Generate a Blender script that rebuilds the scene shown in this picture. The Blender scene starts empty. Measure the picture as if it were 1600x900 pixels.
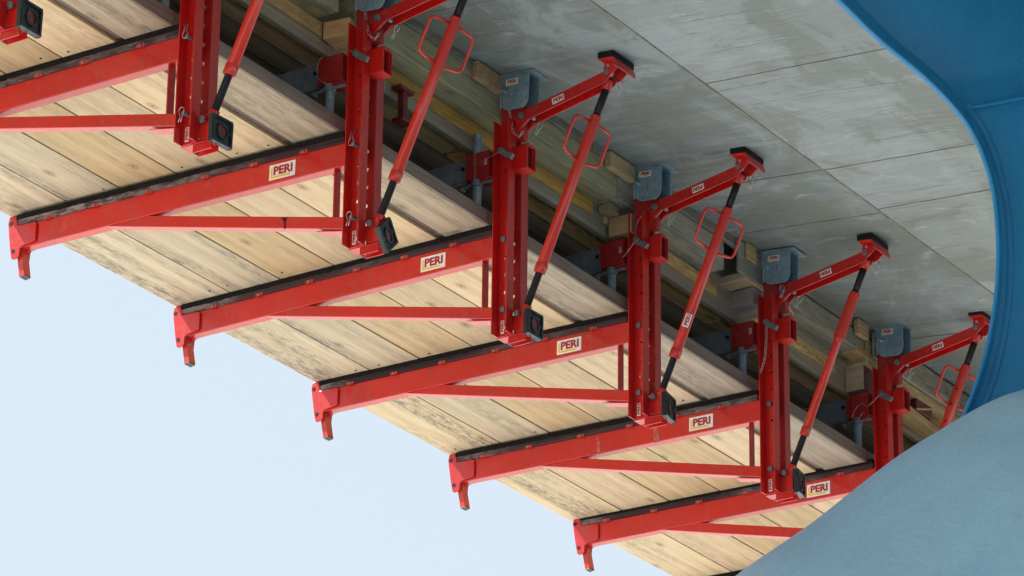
import bpy, bmesh, math, random
from math import sin, cos, pi, radians, sqrt, atan2
from mathutils import Vector, Matrix
random.seed(7)
SC = bpy.context.scene
COL = SC.collection

# ------------------------------------------------------------------ camera
YAW, PITCH, ROLL = radians(-33.7547), radians(23.4403), radians(0.7006)
cam_d = bpy.data.cameras.new('camera'); cam = bpy.data.objects.new('camera', cam_d); COL.objects.link(cam)
SC.camera = cam
fw = Vector((sin(YAW)*cos(PITCH), cos(YAW)*cos(PITCH), sin(PITCH)))
rt = Vector((cos(YAW), -sin(YAW), 0)); up = rt.cross(fw)
r2 = cos(ROLL)*rt + sin(ROLL)*up; u2 = -sin(ROLL)*rt + cos(ROLL)*up
M = Matrix((r2, u2, -fw)).transposed().to_4x4()
M.translation = Vector((8.04465538, -9.08226766, -5.41539627))
cam.matrix_world = M
cam_d.sensor_width = 36; cam_d.lens = 6245.75/1600*36
cam_d.clip_start = 0.1; cam_d.clip_end = 5000

# ------------------------------------------------------------------ light
SUN_EL, SUN_AZ = 54, 250          # azimuth of the sun, degrees clockwise from +Y
w = bpy.data.worlds.new('World'); SC.world = w; w.use_nodes = True
nt = w.node_tree; nt.nodes.clear()
wo = nt.nodes.new('ShaderNodeOutputWorld'); bg = nt.nodes.new('ShaderNodeBackground')
sky = nt.nodes.new('ShaderNodeTexSky'); sky.sky_type = 'NISHITA'; sky.sun_disc = False
sky.sun_elevation = radians(SUN_EL); sky.sun_rotation = radians(SUN_AZ)
sky.air_density = 1.0; sky.dust_density = 2.5; sky.ozone_density = 1.0; sky.altitude = 100
wm = nt.nodes.new('ShaderNodeMix'); wm.data_type = 'RGBA'
wm.inputs['Factor'].default_value = 0.80                       # thin even cloud veil over the blue
wm.inputs['B'].default_value = (5.95, 6.75, 7.45, 1)
nt.links.new(sky.outputs[0], wm.inputs['A'])
nt.links.new(wm.outputs['Result'], bg.inputs[0]); nt.links.new(bg.outputs[0], wo.inputs[0])
bg.inputs[1].default_value = 0.062
sd = bpy.data.lights.new('sun', 'SUN'); so = bpy.data.objects.new('sun', sd); COL.objects.link(so)
sd.energy = 5.0; sd.angle = radians(0.5); sd.color = (1.0, .965, .91)
sv = Vector((sin(radians(SUN_AZ))*cos(radians(SUN_EL)), cos(radians(SUN_AZ))*cos(radians(SUN_EL)), sin(radians(SUN_EL))))
so.rotation_euler = sv.to_track_quat('Z', 'Y').to_euler()
vs = SC.view_settings; vs.view_transform = 'Standard'; vs.look = 'None'; vs.gamma = 1; vs.use_curve_mapping = False
vs.exposure = 1.16
SC.render.engine = 'CYCLES'
try:
    SC.cycles.max_bounces = 8; SC.cycles.diffuse_bounces = 5
except Exception: pass

# ------------------------------------------------------------------ materials
def newmat(name, rough=.5, metal=0.0):
    m = bpy.data.materials.new(name); m.use_nodes = True
    n = m.node_tree.nodes; b = n['Principled BSDF']
    b.inputs['Roughness'].default_value = rough; b.inputs['Metallic'].default_value = metal
    return m, m.node_tree, b
class NT:
    def __init__(s, t): s.t = t
    def node(s, ty, **k):
        n = s.t.nodes.new(ty)
        for a, v in k.items(): setattr(n, a, v)
        return n
    def link(s, a, b): s.t.links.new(a, b)
    def coord(s, scale=(1,1,1), kind='Object', rnd=0.0, rot=(0,0,0)):
        c = s.node('ShaderNodeTexCoord'); m = s.node('ShaderNodeMapping')
        m.inputs['Scale'].default_value = scale; m.inputs['Rotation'].default_value = rot
        src = c.outputs[kind]
        if rnd:
            oi = s.node('ShaderNodeObjectInfo'); mu = s.node('ShaderNodeVectorMath', operation='MULTIPLY_ADD')
            cv = s.node('ShaderNodeCombineXYZ')
            for i in range(3): s.link(oi.outputs['Random'], cv.inputs[i])
            mu.inputs[1].default_value = (rnd*1.3, rnd, rnd*.7); s.link(cv.outputs[0], mu.inputs[0]); s.link(src, mu.inputs[2]); src = mu.outputs[0]
        s.link(src, m.inputs[0]); return m.outputs[0]
    def noise(s, vec, scale=5, detail=4, rough=.55, dist=0):
        n = s.node('ShaderNodeTexNoise'); n.inputs['Scale'].default_value = scale; n.inputs['Detail'].default_value = detail
        n.inputs['Roughness'].default_value = rough; n.inputs['Distortion'].default_value = dist
        s.link(vec, n.inputs['Vector']); return n.outputs['Fac']
    def ramp(s, fac, stops, interp='LINEAR'):
        r = s.node('ShaderNodeValToRGB'); r.color_ramp.interpolation = interp
        e = r.color_ramp.elements
        while len(e) < len(stops): e.new(.5)
        for i, (p, c) in enumerate(stops):
            e[i].position = p; e[i].color = (c, c, c, 1) if isinstance(c, (int, float)) else (*c, 1)
        s.link(fac, r.inputs[0]); return r.outputs[0]
    def mix(s, f, a, b, blend='MIX'):
        m = s.node('ShaderNodeMix', data_type='RGBA', blend_type=blend)
        for nm, v in (('Factor', f), ('A', a), ('B', b)):
            i = m.inputs[nm]
            if isinstance(v, (int, float)): i.default_value = v if nm == 'Factor' else (v, v, v, 1)
            elif isinstance(v, tuple): i.default_value = (*v, 1)
            else: s.link(v, i)
        return m.outputs['Result']
    def math(s, op, a, b=0.0):
        m = s.node('ShaderNodeMath', operation=op)
        for i, v in enumerate((a, b)):
            if isinstance(v, (int, float)): m.inputs[i].default_value = v
            else: s.link(v, m.inputs[i])
        return m.outputs[0]
    def bump(s, b, h, strength=.3, dist=.002):
        n = s.node('ShaderNodeBump'); n.inputs['Strength'].default_value = strength; n.inputs['Distance'].default_value = dist
        s.link(h, n.inputs['Height']); s.link(n.outputs[0], b.inputs['Normal'])

def red_paint(name, base, dark, worn=.0, rough=.38):
    m, t, b = newmat(name, rough); N = NT(t)
    v = N.coord(rnd=9); n1 = N.noise(v, 3.0, 3); n2 = N.noise(v, 55, 5, .7); n3 = N.noise(N.coord((30, 30, 4), rnd=7), 1.5, 4)
    c = N.mix(N.ramp(n1, [(.3, 0.0), (.7, 1.0)]), base, dark)
    c = N.mix(N.math('MULTIPLY', N.ramp(n3, [(.5, 0.0), (.75, 1.0)]), .35), c, (.30, .06, .05))     # dirty run marks
    chips = N.math('MULTIPLY', N.ramp(n2, [(.60, 0.0), (.65, 1.0)]), N.ramp(n1, [(.42, 0.0), (.62, 1.0)]))
    c = N.mix(N.math('MULTIPLY', chips, worn), c, (.30, .10, .08))
    oi = N.node('ShaderNodeObjectInfo')                       # dried cement smears on some members
    sm = N.noise(N.coord((14, 14, 5), rnd=17), 1.6, 6, .75)
    c = N.mix(N.math('MULTIPLY', N.math('MULTIPLY', N.ramp(sm, [(.60, 0.0), (.74, 1.0)]), N.ramp(oi.outputs['Random'], [(.35, 0.0), (.8, 1.0)])), .32), c, (.50, .28, .24))
    N.link(c, b.inputs['Base Color'])
    N.link(N.ramp(n2, [(.3, rough-.08), (.7, rough+.14)]), b.inputs['Roughness'])
    N.bump(b, n2, .15, .001)
    b.inputs['Coat Weight'].default_value = .45; b.inputs['Coat Roughness'].default_value = .16; b.inputs['Coat IOR'].default_value = 1.75; b.inputs['Specular IOR Level'].default_value = .3
    return m
RED = red_paint('red paint', (.60, .009, .006), (.47, .008, .007), .6)
REDD = red_paint('worn darker red paint', (.46, .016, .014), (.33, .016, .018), .9, .48)
REDO = red_paint('orange red paint', (.62, .028, .012), (.50, .018, .010), .8, .36)
MAROON = red_paint('maroon paint', (.16, .010, .014), (.10, .010, .014), .3, .5)

def wood(name, c1, c2, stain=(.10, .10, .07), st=.5, grain=1.0, gk=.45, axis='y', rough=.75, knots=True):
    m, t, b = newmat(name, rough); N = NT(t)
    al, ac = (1.1, 30.0)
    sc = {'y': (ac, al, ac), 'x': (al, ac, ac), 'z': (ac, ac, al)}[axis]
    v = N.coord(sc, rnd=40)
    vb = N.coord(tuple(max(.25*s, .9) for s in sc), rnd=40)
    g = N.noise(v, 1.6*grain, 6, .62, .5); g2 = N.noise(v, 5.5*grain, 4, .6, .2)
    wt = N.node('ShaderNodeTexWave'); wt.wave_type = 'RINGS'; wt.rings_direction = 'SPHERICAL'
    wt.inputs['Scale'].default_value = .55; wt.inputs['Distortion'].default_value = 7.0; wt.inputs['Detail'].default_value = 3.0; wt.inputs['Detail Scale'].default_value = .8
    ws = {'y': (9, .55, 9), 'x': (.55, 9, 9), 'z': (9, 9, .55)}[axis]
    N.link(N.coord(ws, rnd=57), wt.inputs['Vector']); wv = N.math('ADD', N.math('MULTIPLY', wt.outputs['Fac'], .42), N.math('MULTIPLY', N.noise(vb, .9, 3, .5, 1.5), .55))
    lo = N.noise(N.coord((7, .55, 7) if axis == 'y' else (1, 2.2, 2.2), rnd=13), 1.3, 4, .55, .3)
    fac = N.math('ADD', N.math('MULTIPLY', N.ramp(g, [(.3, 0.0), (.7, 1.0)]), .6), N.math('MULTIPLY', N.ramp(wv, [(.3, 0.0), (.7, 1.0)]), .4))
    c = N.mix(fac, c1, c2)
    lines = N.ramp(g2, [(.33, 1.0), (.47, 0.0)])
    c = N.mix(N.math('MULTIPLY', lines, gk*.7), c, tuple(x*.32 for x in c2))
    # per-board tone
    oi = N.node('ShaderNodeObjectInfo')
    hv = N.node('ShaderNodeHueSaturation'); N.link(c, hv.inputs['Color'])
    N.link(N.ramp(oi.outputs['Random'], [(0, .78), (1, 1.16)]), hv.inputs['Value'])
    N.link(N.ramp(oi.outputs['Random'], [(0, 1.05), (.5, .80), (1, 1.1)]), hv.inputs['Saturation']); c = hv.outputs[0]
    sp = N.noise(N.coord((18, 4, 18) if axis == 'y' else (9, 16, 26), rnd=23, rot=(0, 0, 0) if axis == 'y' else (0, .5, 0)), 4.0 if axis == 'y' else 2.2, 8, .8)
    sf = N.math('MULTIPLY', N.ramp(lo, [(.46, 0.0), (.66, 1.0)]), N.ramp(sp, [(.44, .12), (.56, 1.0)]))
    c = N.mix(N.math('MULTIPLY', sf, st), c, stain)
    if knots:
        ks = {'y': (5.0, 2.3, 5.0), 'x': (2.3, 5.0, 5.0), 'z': (5, 5, 2.3)}[axis]
        vo = N.node('ShaderNodeTexVoronoi'); vo.voronoi_dimensions = '2D'; vo.inputs['Scale'].default_value = 1.0
        kc = N.coord(ks, rnd=31); N.link(kc, vo.inputs['Vector'])
        k = N.ramp(vo.outputs['Distance'], [(.0, .9), (.022, .75), (.034, .12), (.048, .75), (.060, .22), (.11, 0.0)])
        kr = N.node('ShaderNodeSeparateColor'); N.link(vo.outputs['Color'], kr.inputs[0])
        ksel = N.ramp(kr.outputs[0], [(.40, 0.0), (.45, 1.0)])
        c = N.mix(N.math('MULTIPLY', N.math('MULTIPLY', k, ksel), .8), c, (.10, .055, .03))
    N.link(c, b.inputs['Base Color']); N.bump(b, g, .35, .003)
    return m
PINE = wood('fresh pine', (.74, .56, .335), (.57, .405, .22), stain=(.20, .17, .11), st=.40)
PINEX = wood('mouldy pine', (.66, .53, .35), (.50, .39, .24), stain=(.13, .125, .10), st=.85)
GREYW = wood('weathered board', (.46, .38, .28), (.30, .23, .16), stain=(.10, .09, .07), st=.6, gk=.8)
DARKB = wood('weathered dark batten', (.070, .036, .038), (.024, .014, .018), stain=(.40, .33, .32), st=.8, axis='x', gk=.9, knots=False)
EDGEB = wood('grey brown board edge', (.26, .20, .16), (.15, .11, .09), stain=(.10, .11, .10), st=.8, gk=.7, knots=False)
OLIVE = wood('damp greenish timber', (.42, .40, .20), (.26, .245, .12), stain=(.10, .11, .08), st=.85, gk=.9)
GREYT = wood('grey timber', (.38, .37, .30), (.24, .23, .18), stain=(.12, .09, .06), st=.85, gk=1.0)
YELL = wood('yellow formwork timber', (.76, .47, .10), (.48, .29, .07), stain=(.13, .09, .04), st=.9, gk=.7, knots=False)
BROWN = wood('brown formwork timber', (.62, .43, .17), (.40, .265, .10), stain=(.13, .10, .06), st=.7, gk=.7)
BLKG = wood('dark grey brown board', (.34, .30, .21), (.19, .165, .12), stain=(.16, .14, .11), st=.5)  # dark grey brown tone of the inner boards
ENDW = wood('sawn end grain', (.68, .47, .26), (.50, .32, .17), stain=(.20, .12, .07), st=.5, axis='x', knots=False)
ENDG = wood('grey sawn block', (.48, .44, .41), (.32, .27, .24), stain=(.25, .14, .10), st=.5, axis='x', knots=False)

def simple(name, base, rough=.5, metal=0., nscale=30, amt=.25, dark=None, bump=.15):
    m, t, b = newmat(name, rough, metal); N = NT(t)
    v = N.coord(rnd=5); n = N.noise(v, nscale, 5, .65); n2 = N.noise(v, nscale/6, 3)
    dark = dark or tuple(x*(1-amt) for x in base)
    c = N.mix(N.ramp(n, [(.35, 0.0), (.7, 1.0)]), base, dark)
    c = N.mix(N.math('MULTIPLY', N.ramp(n2, [(.4, 0.0), (.7, 1.0)]), .5), c, tuple(x*.75 for x in dark))
    N.link(c, b.inputs['Base Color']); N.link(N.ramp(n, [(.3, max(rough-.1, .05)), (.7, min(rough+.15, 1))]), b.inputs['Roughness'])
    N.bump(b, n, bump, .001); return m
GALV = simple('galvanised steel', (.30, .44, .53), .48, .35, 40, .35)
GALVD = simple('dull galvanised steel', (.27, .34, .42), .5, .25, 18, .45)
BOLT = simple('zinc bolt', (.22, .30, .33), .35, .6, 60, .3)
SHINY = simple('bright zinc wire', (.62, .64, .64), .28, .85, 60, .2)
BLACK = simple('black rubber', (.012, .011, .013), .45, 0, 60, .4)
THREAD = simple('black threaded rod', (.022, .020, .026), .38, .2, 80, .4)
FOOTM = simple('blue black plastic', (.016, .024, .030), .32, 0, 30, .3)
WHITE = simple('white sticker', (.88, .88, .84), .45, 0, 50, .10, bump=.03)
LETTER = simple('red lettering', (.45, .015, .03), .5, 0, 50, .1, bump=.02)
YLINE = simple('yellow print', (.90, .58, .01), .5, 0, 50, .05, bump=.02)
SMEAR = simple('dried cement smear', (.50, .20, .17), .9, 0, 70, .55, dark=(.50, .02, .015))
BLKSTRIP = simple('matt black strip', (.009, .008, .008), .95, 0, 40, .4, bump=.5)

def concrete():
    m, t, b = newmat('board marked concrete', .85); N = NT(t)
    v = N.coord((1.0, 9.0, 9.0)); vv = N.coord((1, 1, 1))
    g = N.noise(v, 2.6, 7, .7, .6); g2 = N.noise(v, 9, 5, .65, .3); lo = N.noise(vv, 1.3, 4, .6, .4); mid = N.noise(N.coord((1.4, 4, 4)), 3.2, 5, .7, 1.0)
    c = N.mix(N.ramp(g, [(.3, 0.0), (.7, 1.0)]), (.165, .198, .200), (.270, .306, .312))
    c = N.mix(N.math('MULTIPLY', N.ramp(lo, [(.42, 0.0), (.62, 1.0)]), .8), c, (.14, .165, .15))
    c = N.mix(N.math('MULTIPLY', N.ramp(mid, [(.60, 0.0), (.66, 1.0)]), .55), c, (.38, .42, .42))
    c = N.mix(N.math('MULTIPLY', N.ramp(mid, [(.36, 1.0), (.42, 0.0)]), .45), c, (.20, .205, .18))
    c = N.mix(N.math('MULTIPLY', N.ramp(g2, [(.30, 1.0), (.36, 0.0)]), .7), c, (.15, .145, .12))
    cp = N.node('ShaderNodeTexCoord'); sp_ = N.node('ShaderNodeSeparateXYZ'); N.link(cp.outputs['Object'], sp_.inputs[0])   # lighter past the joint, painting in the brighter light on the inner soffit
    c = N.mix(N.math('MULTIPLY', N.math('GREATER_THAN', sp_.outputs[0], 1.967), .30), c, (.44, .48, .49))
    pit = N.noise(N.coord((14, 34, 30)), 3.0, 4, .6); c = N.mix(N.math('MULTIPLY', N.ramp(pit, [(.27, 1.0), (.33, 0.0)]), .7), c, (.10, .11, .10))
    # wavy casting lines left by the form boards
    cc = N.node('ShaderNodeTexCoord'); sx = N.node('ShaderNodeSeparateXYZ'); N.link(cc.outputs['Object'], sx.inputs[0])
    wob = N.noise(N.coord((1.3, .7, .7)), 1.1, 5, .6)
    for fq, wa, th, m0, rot_, dk in ((7.3, 1.1, .030, .54, 0, .55), (24.0, 2.6, .075, .60, 3.1, .75), (41.0, 5.0, .11, .62, 7.7, .5)):
        ph = N.math('ADD', N.math('MULTIPLY', sx.outputs[1], fq), N.math('MULTIPLY', wob, wa))
        fr = N.math('FRACT', ph)
        ln = N.ramp(N.math('ABSOLUTE', N.math('SUBTRACT', fr, .5)), [(.0, 1.0), (th*.5, .8), (th, 0.0)])
        brk = N.ramp(N.noise(N.coord((1.1+rot_*.03, 3.6, 5), rot=(0, 0, 0)), 1.4+rot_*.11, 4, .6), [(m0-.06, 0.0), (m0+.03, 1.0)])
        c = N.mix(N.math('MULTIPLY', N.math('MULTIPLY', ln, brk), dk), c, (.115, .11, .085))
    dash = N.noise(N.coord((7, 55, 30)), 1.3, 3, .5); dm = N.ramp(N.noise(N.coord((.9, 1.6, 1)), 1.7, 3, .5), [(.45, 0.0), (.6, 1.0)])
    c = N.mix(N.math('MULTIPLY', N.math('MULTIPLY', N.ramp(dash, [(.30, 1.0), (.35, 0.0)]), dm), .65), c, (.12, .125, .115))
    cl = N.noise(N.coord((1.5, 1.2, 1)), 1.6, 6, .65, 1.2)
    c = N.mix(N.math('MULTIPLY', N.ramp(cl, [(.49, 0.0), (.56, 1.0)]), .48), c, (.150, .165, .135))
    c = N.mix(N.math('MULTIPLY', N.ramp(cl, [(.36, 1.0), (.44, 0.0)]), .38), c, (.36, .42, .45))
    N.link(c, b.inputs['Base Color'])
    N.bump(b, N.math('ADD', g, N.math('MULTIPLY', g2, .5)), .4, .004)
    return m
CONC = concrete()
SEAM = simple('soffit joint line', (.30, .26, .19), .9, 0, 12, .5, dark=(.13, .12, .10))

def blue(name, c1, c2, rough, coat=.2, grain=.35):
    m, t, b = newmat(name, rough); N = NT(t)
    v = N.coord(); n = N.noise(v, 1.1, 4, .6); n2 = N.noise(v, 60, 3, .6); sp = N.noise(v, 24, 6, .75)
    c = N.mix(N.ramp(n, [(.35, 0.0), (.65, 1.0)]), c1, c2)
    c = N.mix(N.math('MULTIPLY', N.ramp(sp, [(.66, 0.0), (.70, 1.0)]), .20), c, (.42, .50, .55))
    st = N.noise(N.coord((6, 6, 1.2), rot=(0, .7, .5)), 2.2, 6, .6, .8)
    c = N.mix(N.math('MULTIPLY', N.ramp(st, [(.5, 0.0), (.62, 1.0)]), .22), c, tuple(x*.72 for x in c1))
    N.link(c, b.inputs['Base Color']); N.link(N.ramp(sp, [(.3, rough-.05), (.7, rough+.12)]), b.inputs['Roughness'])
    scr = N.noise(N.coord((2.5, 2.5, 9), rot=(.3, .5, .6)), 2.0, 5, .55, 1.5)
    rl = N.ramp(N.math('ABSOLUTE', N.math('SUBTRACT', scr, .5)), [(0, 1.0), (.006, .5), (.012, 0.0)])
    pt = N.noise(v, 9, 5, .7); c = N.mix(N.math('MULTIPLY', N.ramp(pt, [(.4, 0.0), (.7, 1.0)]), .18), c, tuple(min(1, x*1.25+.02) for x in c1))
    c = N.mix(N.math('MULTIPLY', N.math('MULTIPLY', rl, N.ramp(n, [(.48, 0.0), (.6, 1.0)])), .25), c, tuple(min(1, x*1.5+.05) for x in c1))
    N.link(c, b.inputs['Base Color'])
    N.bump(b, N.math('ADD', N.math('ADD', n2, N.math('MULTIPLY', rl, .6)), N.math('ADD', N.math('MULTIPLY', st, 2.0), pt)), grain, .004); b.inputs['Coat Weight'].default_value = coat; b.inputs['Coat Roughness'].default_value = .3
    return m
BLUE = blue('deep blue paint', (.004, .225, .50), (.005, .185, .42), .40)
PALE = blue('pale blue paint', (.33, .57, .76), (.28, .51, .72), .45)

def ground_mat():
    m, t, b = newmat('pale gravel ground', .9); N = NT(t)
    v = N.coord(); n = N.noise(v, .15, 5, .6); n2 = N.noise(v, 8, 5, .7)
    c = N.mix(n, (.56, .555, .53), (.50, .49, .465)); c = N.mix(N.math('MULTIPLY', n2, .4), c, (.30, .28, .24))
    N.link(c, b.inputs['Base Color']); N.bump(b, n2, .5, .02); return m
GRD = ground_mat()

for mm_ in (DARKB, BLKSTRIP, THREAD, BLACK): mm_.node_tree.nodes['Principled BSDF'].inputs['Specular IOR Level'].default_value = .25

# ------------------------------------------------------------------ mesh helpers
class MB:
    def __init__(s): s.bm = bmesh.new(); s.mi = 0
    def _f(s, vs):
        try:
            f = s.bm.faces.new(vs); f.material_index = s.mi; return f
        except ValueError: return None
    def box(s, x0, x1, y0, y1, z0, z1, mat=None):
        P = [Vector((x, y, z)) for x in (x0, x1) for y in (y0, y1) for z in (z0, z1)]
        if mat is not None: P = [mat @ p for p in P]
        v = [s.bm.verts.new(p) for p in P]
        for q in ((0,1,3,2), (4,6,7,5), (0,4,5,1), (2,3,7,6), (0,2,6,4), (1,5,7,3)): s._f([v[i] for i in q])
        return s
    def prism(s, pts, y0, y1, mat=None):        # polygon in x,z extruded along y
        A = [Vector((x, y0, z)) for x, z in pts]; B = [Vector((x, y1, z)) for x, z in pts]
        if mat is not None: A = [mat @ p for p in A]; B = [mat @ p for p in B]
        a = [s.bm.verts.new(p) for p in A]; b = [s.bm.verts.new(p) for p in B]; n = len(a)
        s._f(a); s._f(b[::-1])
        for i in range(n): s._f([a[i], b[i], b[(i+1) % n], a[(i+1) % n]])
        return s
    def cyl(s, p, q, r, r2=None, seg=16, caps=True):
        p, q = Vector(p), Vector(q); d = (q-p).normalized(); r2 = r if r2 is None else r2
        a = d.orthogonal().normalized(); b = d.cross(a)
        A = [s.bm.verts.new(p+r*(cos(2*pi*i/seg)*a+sin(2*pi*i/seg)*b)) for i in range(seg)]
        B = [s.bm.verts.new(q+r2*(cos(2*pi*i/seg)*a+sin(2*pi*i/seg)*b)) for i in range(seg)]
        for i in range(seg):
            f = s._f([A[i], A[(i+1) % seg], B[(i+1) % seg], B[i]])
            if f and seg > 6: f.smooth = True
        if caps: s._f(A[::-1]); s._f(B)
        return s
    def thread(s, p, q, r, pitch=.006, dr=.0018, seg=14):
        p, q = Vector(p), Vector(q); L = (q-p).length; n = max(2, int(L/pitch)*2); d = (q-p).normalized()
        a = d.orthogonal().normalized(); b = d.cross(a); prev = None
        for k in range(n+1):
            rr = r-(dr if k % 2 else 0); c = p+d*(L*k/n)
            cur = [s.bm.verts.new(c+rr*(cos(2*pi*i/seg)*a+sin(2*pi*i/seg)*b)) for i in range(seg)]
            if prev:
                for i in range(seg): s._f([prev[i], prev[(i+1) % seg], cur[(i+1) % seg], cur[i]])
            elif k == 0: s._f(cur[::-1])
            prev = cur
        s._f(prev); return s
    def tube(s, pts, r, seg=8, closed=False):
        P = [Vector(p) for p in pts]; n = len(P); rings = []; nrm = None
        for i in range(n):
            if closed: d = (P[(i+1) % n]-P[i-1]).normalized()
            else: d = (P[min(i+1, n-1)]-P[max(i-1, 0)]).normalized()
            if nrm is None: nrm = d.orthogonal().normalized()
            nrm = (nrm-d*nrm.dot(d)).normalized(); b = d.cross(nrm)
            rings.append([s.bm.verts.new(P[i]+r*(cos(2*pi*k/seg)*nrm+sin(2*pi*k/seg)*b)) for k in range(seg)])
        for i in range(n if closed else n-1):
            A, B = rings[i], rings[(i+1) % n]
            for k in range(seg):
                f = s._f([A[k], A[(k+1) % seg], B[(k+1) % seg], B[k]])
                if f: f.smooth = True
        if not closed: s._f(rings[0][::-1]); s._f(rings[-1])
        return s
    def holed(s, x0, x1, z0, z1, y0, y1, holes, r):      # plate with round holes along z, at x = hole x
        zs = sorted(holes); cells = []
        lo = z0
        for i, z in enumerate(zs):
            h = .018
            if z-h > lo+1e-5: cells.append((lo, z-h, None))
            cells.append((z-h, z+h, z)); lo = z+h
        if z1 > lo: cells.append((lo, z1, None))
        hx = (x0+x1)/2
        for a, b, z in cells:
            if z is None:
                for y, fl in ((y0, 0), (y1, 1)):
                    v = [s.bm.verts.new((x, y, zz)) for x, zz in ((x0, a), (x1, a), (x1, b), (x0, b))]
                    s._f(v[::-1] if fl else v)
            else:
                per = []
                for k in range(4): per.append((x0+(x1-x0)*k/4, a))
                for k in range(4): per.append((x1, a+(b-a)*k/4))
                for k in range(4): per.append((x1-(x1-x0)*k/4, b))
                for k in range(4): per.append((x0, b-(b-a)*k/4))
                c = []
                for px, pz in per:
                    an = atan2(pz-z, px-hx); c.append((hx+r*cos(an), z+r*sin(an)))
                R = {}
                for y in (y0, y1):
                    R[y] = ([s.bm.verts.new((px, y, pz)) for px, pz in per], [s.bm.verts.new((px, y, pz)) for px, pz in c])
                for k in range(16):
                    j = (k+1) % 16
                    s._f([R[y0][0][k], R[y0][0][j], R[y0][1][j], R[y0][1][k]])
                    s._f([R[y1][0][j], R[y1][0][k], R[y1][1][k], R[y1][1][j]])
                    s._f([R[y0][1][k], R[y0][1][j], R[y1][1][j], R[y1][1][k]])
        for (xa, xb) in ((x0, x0), (x1, x1)):
            v = [s.bm.verts.new(p) for p in ((xa, y0, z0), (xa, y1, z0), (xa, y1, z1), (xa, y0, z1))]; s._f(v)
        for zz in (z0, z1):
            v = [s.bm.verts.new(p) for p in ((x0, y0, zz), (x1, y0, zz), (x1, y1, zz), (x0, y1, zz))]; s._f(v)
        return s
    def xform(s, m): bmesh.ops.transform(s.bm, matrix=m, verts=s.bm.verts); return s
    def mesh(s, name, mats):
        bmesh.ops.remove_doubles(s.bm, verts=s.bm.verts, dist=1e-6)
        bmesh.ops.recalc_face_normals(s.bm, faces=s.bm.faces)
        me = bpy.data.meshes.new(name); s.bm.to_mesh(me); s.bm.free()
        for m in (mats if isinstance(mats, (list, tuple)) else [mats]): me.materials.append(m)
        return me

def props(o, label=None, cat=None, group=None, kind=None):
    if label: o['label'] = label
    if cat: o['category'] = cat
    if group: o['group'] = group
    if kind: o['kind'] = kind
def put(name, me, parent=None, bev=0.0, label=None, mat=None):
    o = bpy.data.objects.new(name, me); COL.objects.link(o)
    if parent: o.parent = parent
    if mat is not None: o.matrix_local = mat
    if bev:
        b = o.modifiers.new('bevel', 'BEVEL'); b.width = bev; b.segments = 2; b.limit_method = 'ANGLE'; b.angle_limit = radians(40)
    if label: o['label'] = label
    return o
def empty(name, loc, label, cat, group=None):
    o = bpy.data.objects.new(name, None); COL.objects.link(o); o.location = loc; o.empty_display_size = .1
    props(o, label, cat, group); return o

# lettering turned to mesh once
def text_mesh(body):
    cu = bpy.data.curves.new('lettering', 'FONT'); cu.body = body; cu.size = 1.0; cu.offset = .042; cu.extrude = .008
    cu.align_x = 'CENTER'; cu.align_y = 'CENTER'; cu.resolution_u = 3
    o = bpy.data.objects.new('lettering', cu); COL.objects.link(o)
    dg = bpy.context.evaluated_depsgraph_get(); dg.update()
    me = bpy.data.meshes.new_from_object(o.evaluated_get(dg)); bpy.data.objects.remove(o)
    return me
TXT = text_mesh('PERI')
xs = [v.co.x for v in TXT.vertices]; ys = [v.co.y for v in TXT.vertices]
TW, TH = max(xs)-min(xs), max(ys)-min(ys); TCX, TCY = (max(xs)+min(xs))/2, (max(ys)+min(ys))/2

def sticker(wd, ht, line=True, worn=0, seed=0):
    """Sticker in the x,z plane, front towards -y, centred on the origin."""
    m = MB(); m.mi = 0; m.box(-wd/2, wd/2, -.0010, 0, -ht/2, ht/2)
    if line:
        m.mi = 2; th = ht*.115
        m.box(-wd*.44, -wd*.44+th, -.0014, -.0010, -ht*.40, ht*.28)
        m.box(-wd*.44+th, wd*.30, -.0014, -.0010, -ht*.40, -ht*.40+th)
    m.mi = 1
    sx = wd*(.74 if line else .84)/TW; sz = ht*(.58 if line else .68)/TH; oz = ht*.07 if line else 0
    n0 = len(m.bm.faces); vs = [m.bm.verts.new((wd*.03+(v.co.x-TCX)*sx, -.0012+v.co.z*.02-.0002, oz+(v.co.y-TCY)*sz)) for v in TXT.vertices]
    rnd = random.Random(seed)
    for p in TXT.polygons:
        if worn and rnd.random() < worn: continue
        m._f([vs[i] for i in p.vertices])
    return m.mesh('sticker', [WHITE, LETTER, YLINE])
ST_BIG = [sticker(.100, .052, True, 0, 1), sticker(.100, .052, True, 0, 5), sticker(.098, .052, True, .2, 4)]
ST_SMALL = sticker(.047, .022, False)
ST_HEAD = sticker(.048, .022, True)
ST_POST = sticker(.046, .013, False)
ST_TINY = sticker(.022, .009, False)

# ------------------------------------------------------------------ the setting
m = MB(); m.box(-600, 600, -600, 600, -7.4, -7.0); g = put('ground', m.mesh('ground', GRD)); props(g, kind='structure')

def soff(x): return .545-.1*(x-1.36)
deck = empty('bridge_deck', (4, 2, .3), 'grey board marked concrete bridge deck seen from below, above the brackets', 'bridge deck')
DI = Matrix.Translation((-4, -2, -.3))
YB0, YB1 = -40, 60
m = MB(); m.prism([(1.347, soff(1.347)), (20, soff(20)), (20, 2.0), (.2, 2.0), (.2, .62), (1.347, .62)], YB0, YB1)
put('slab', m.mesh('slab', CONC), deck, mat=DI)
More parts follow.
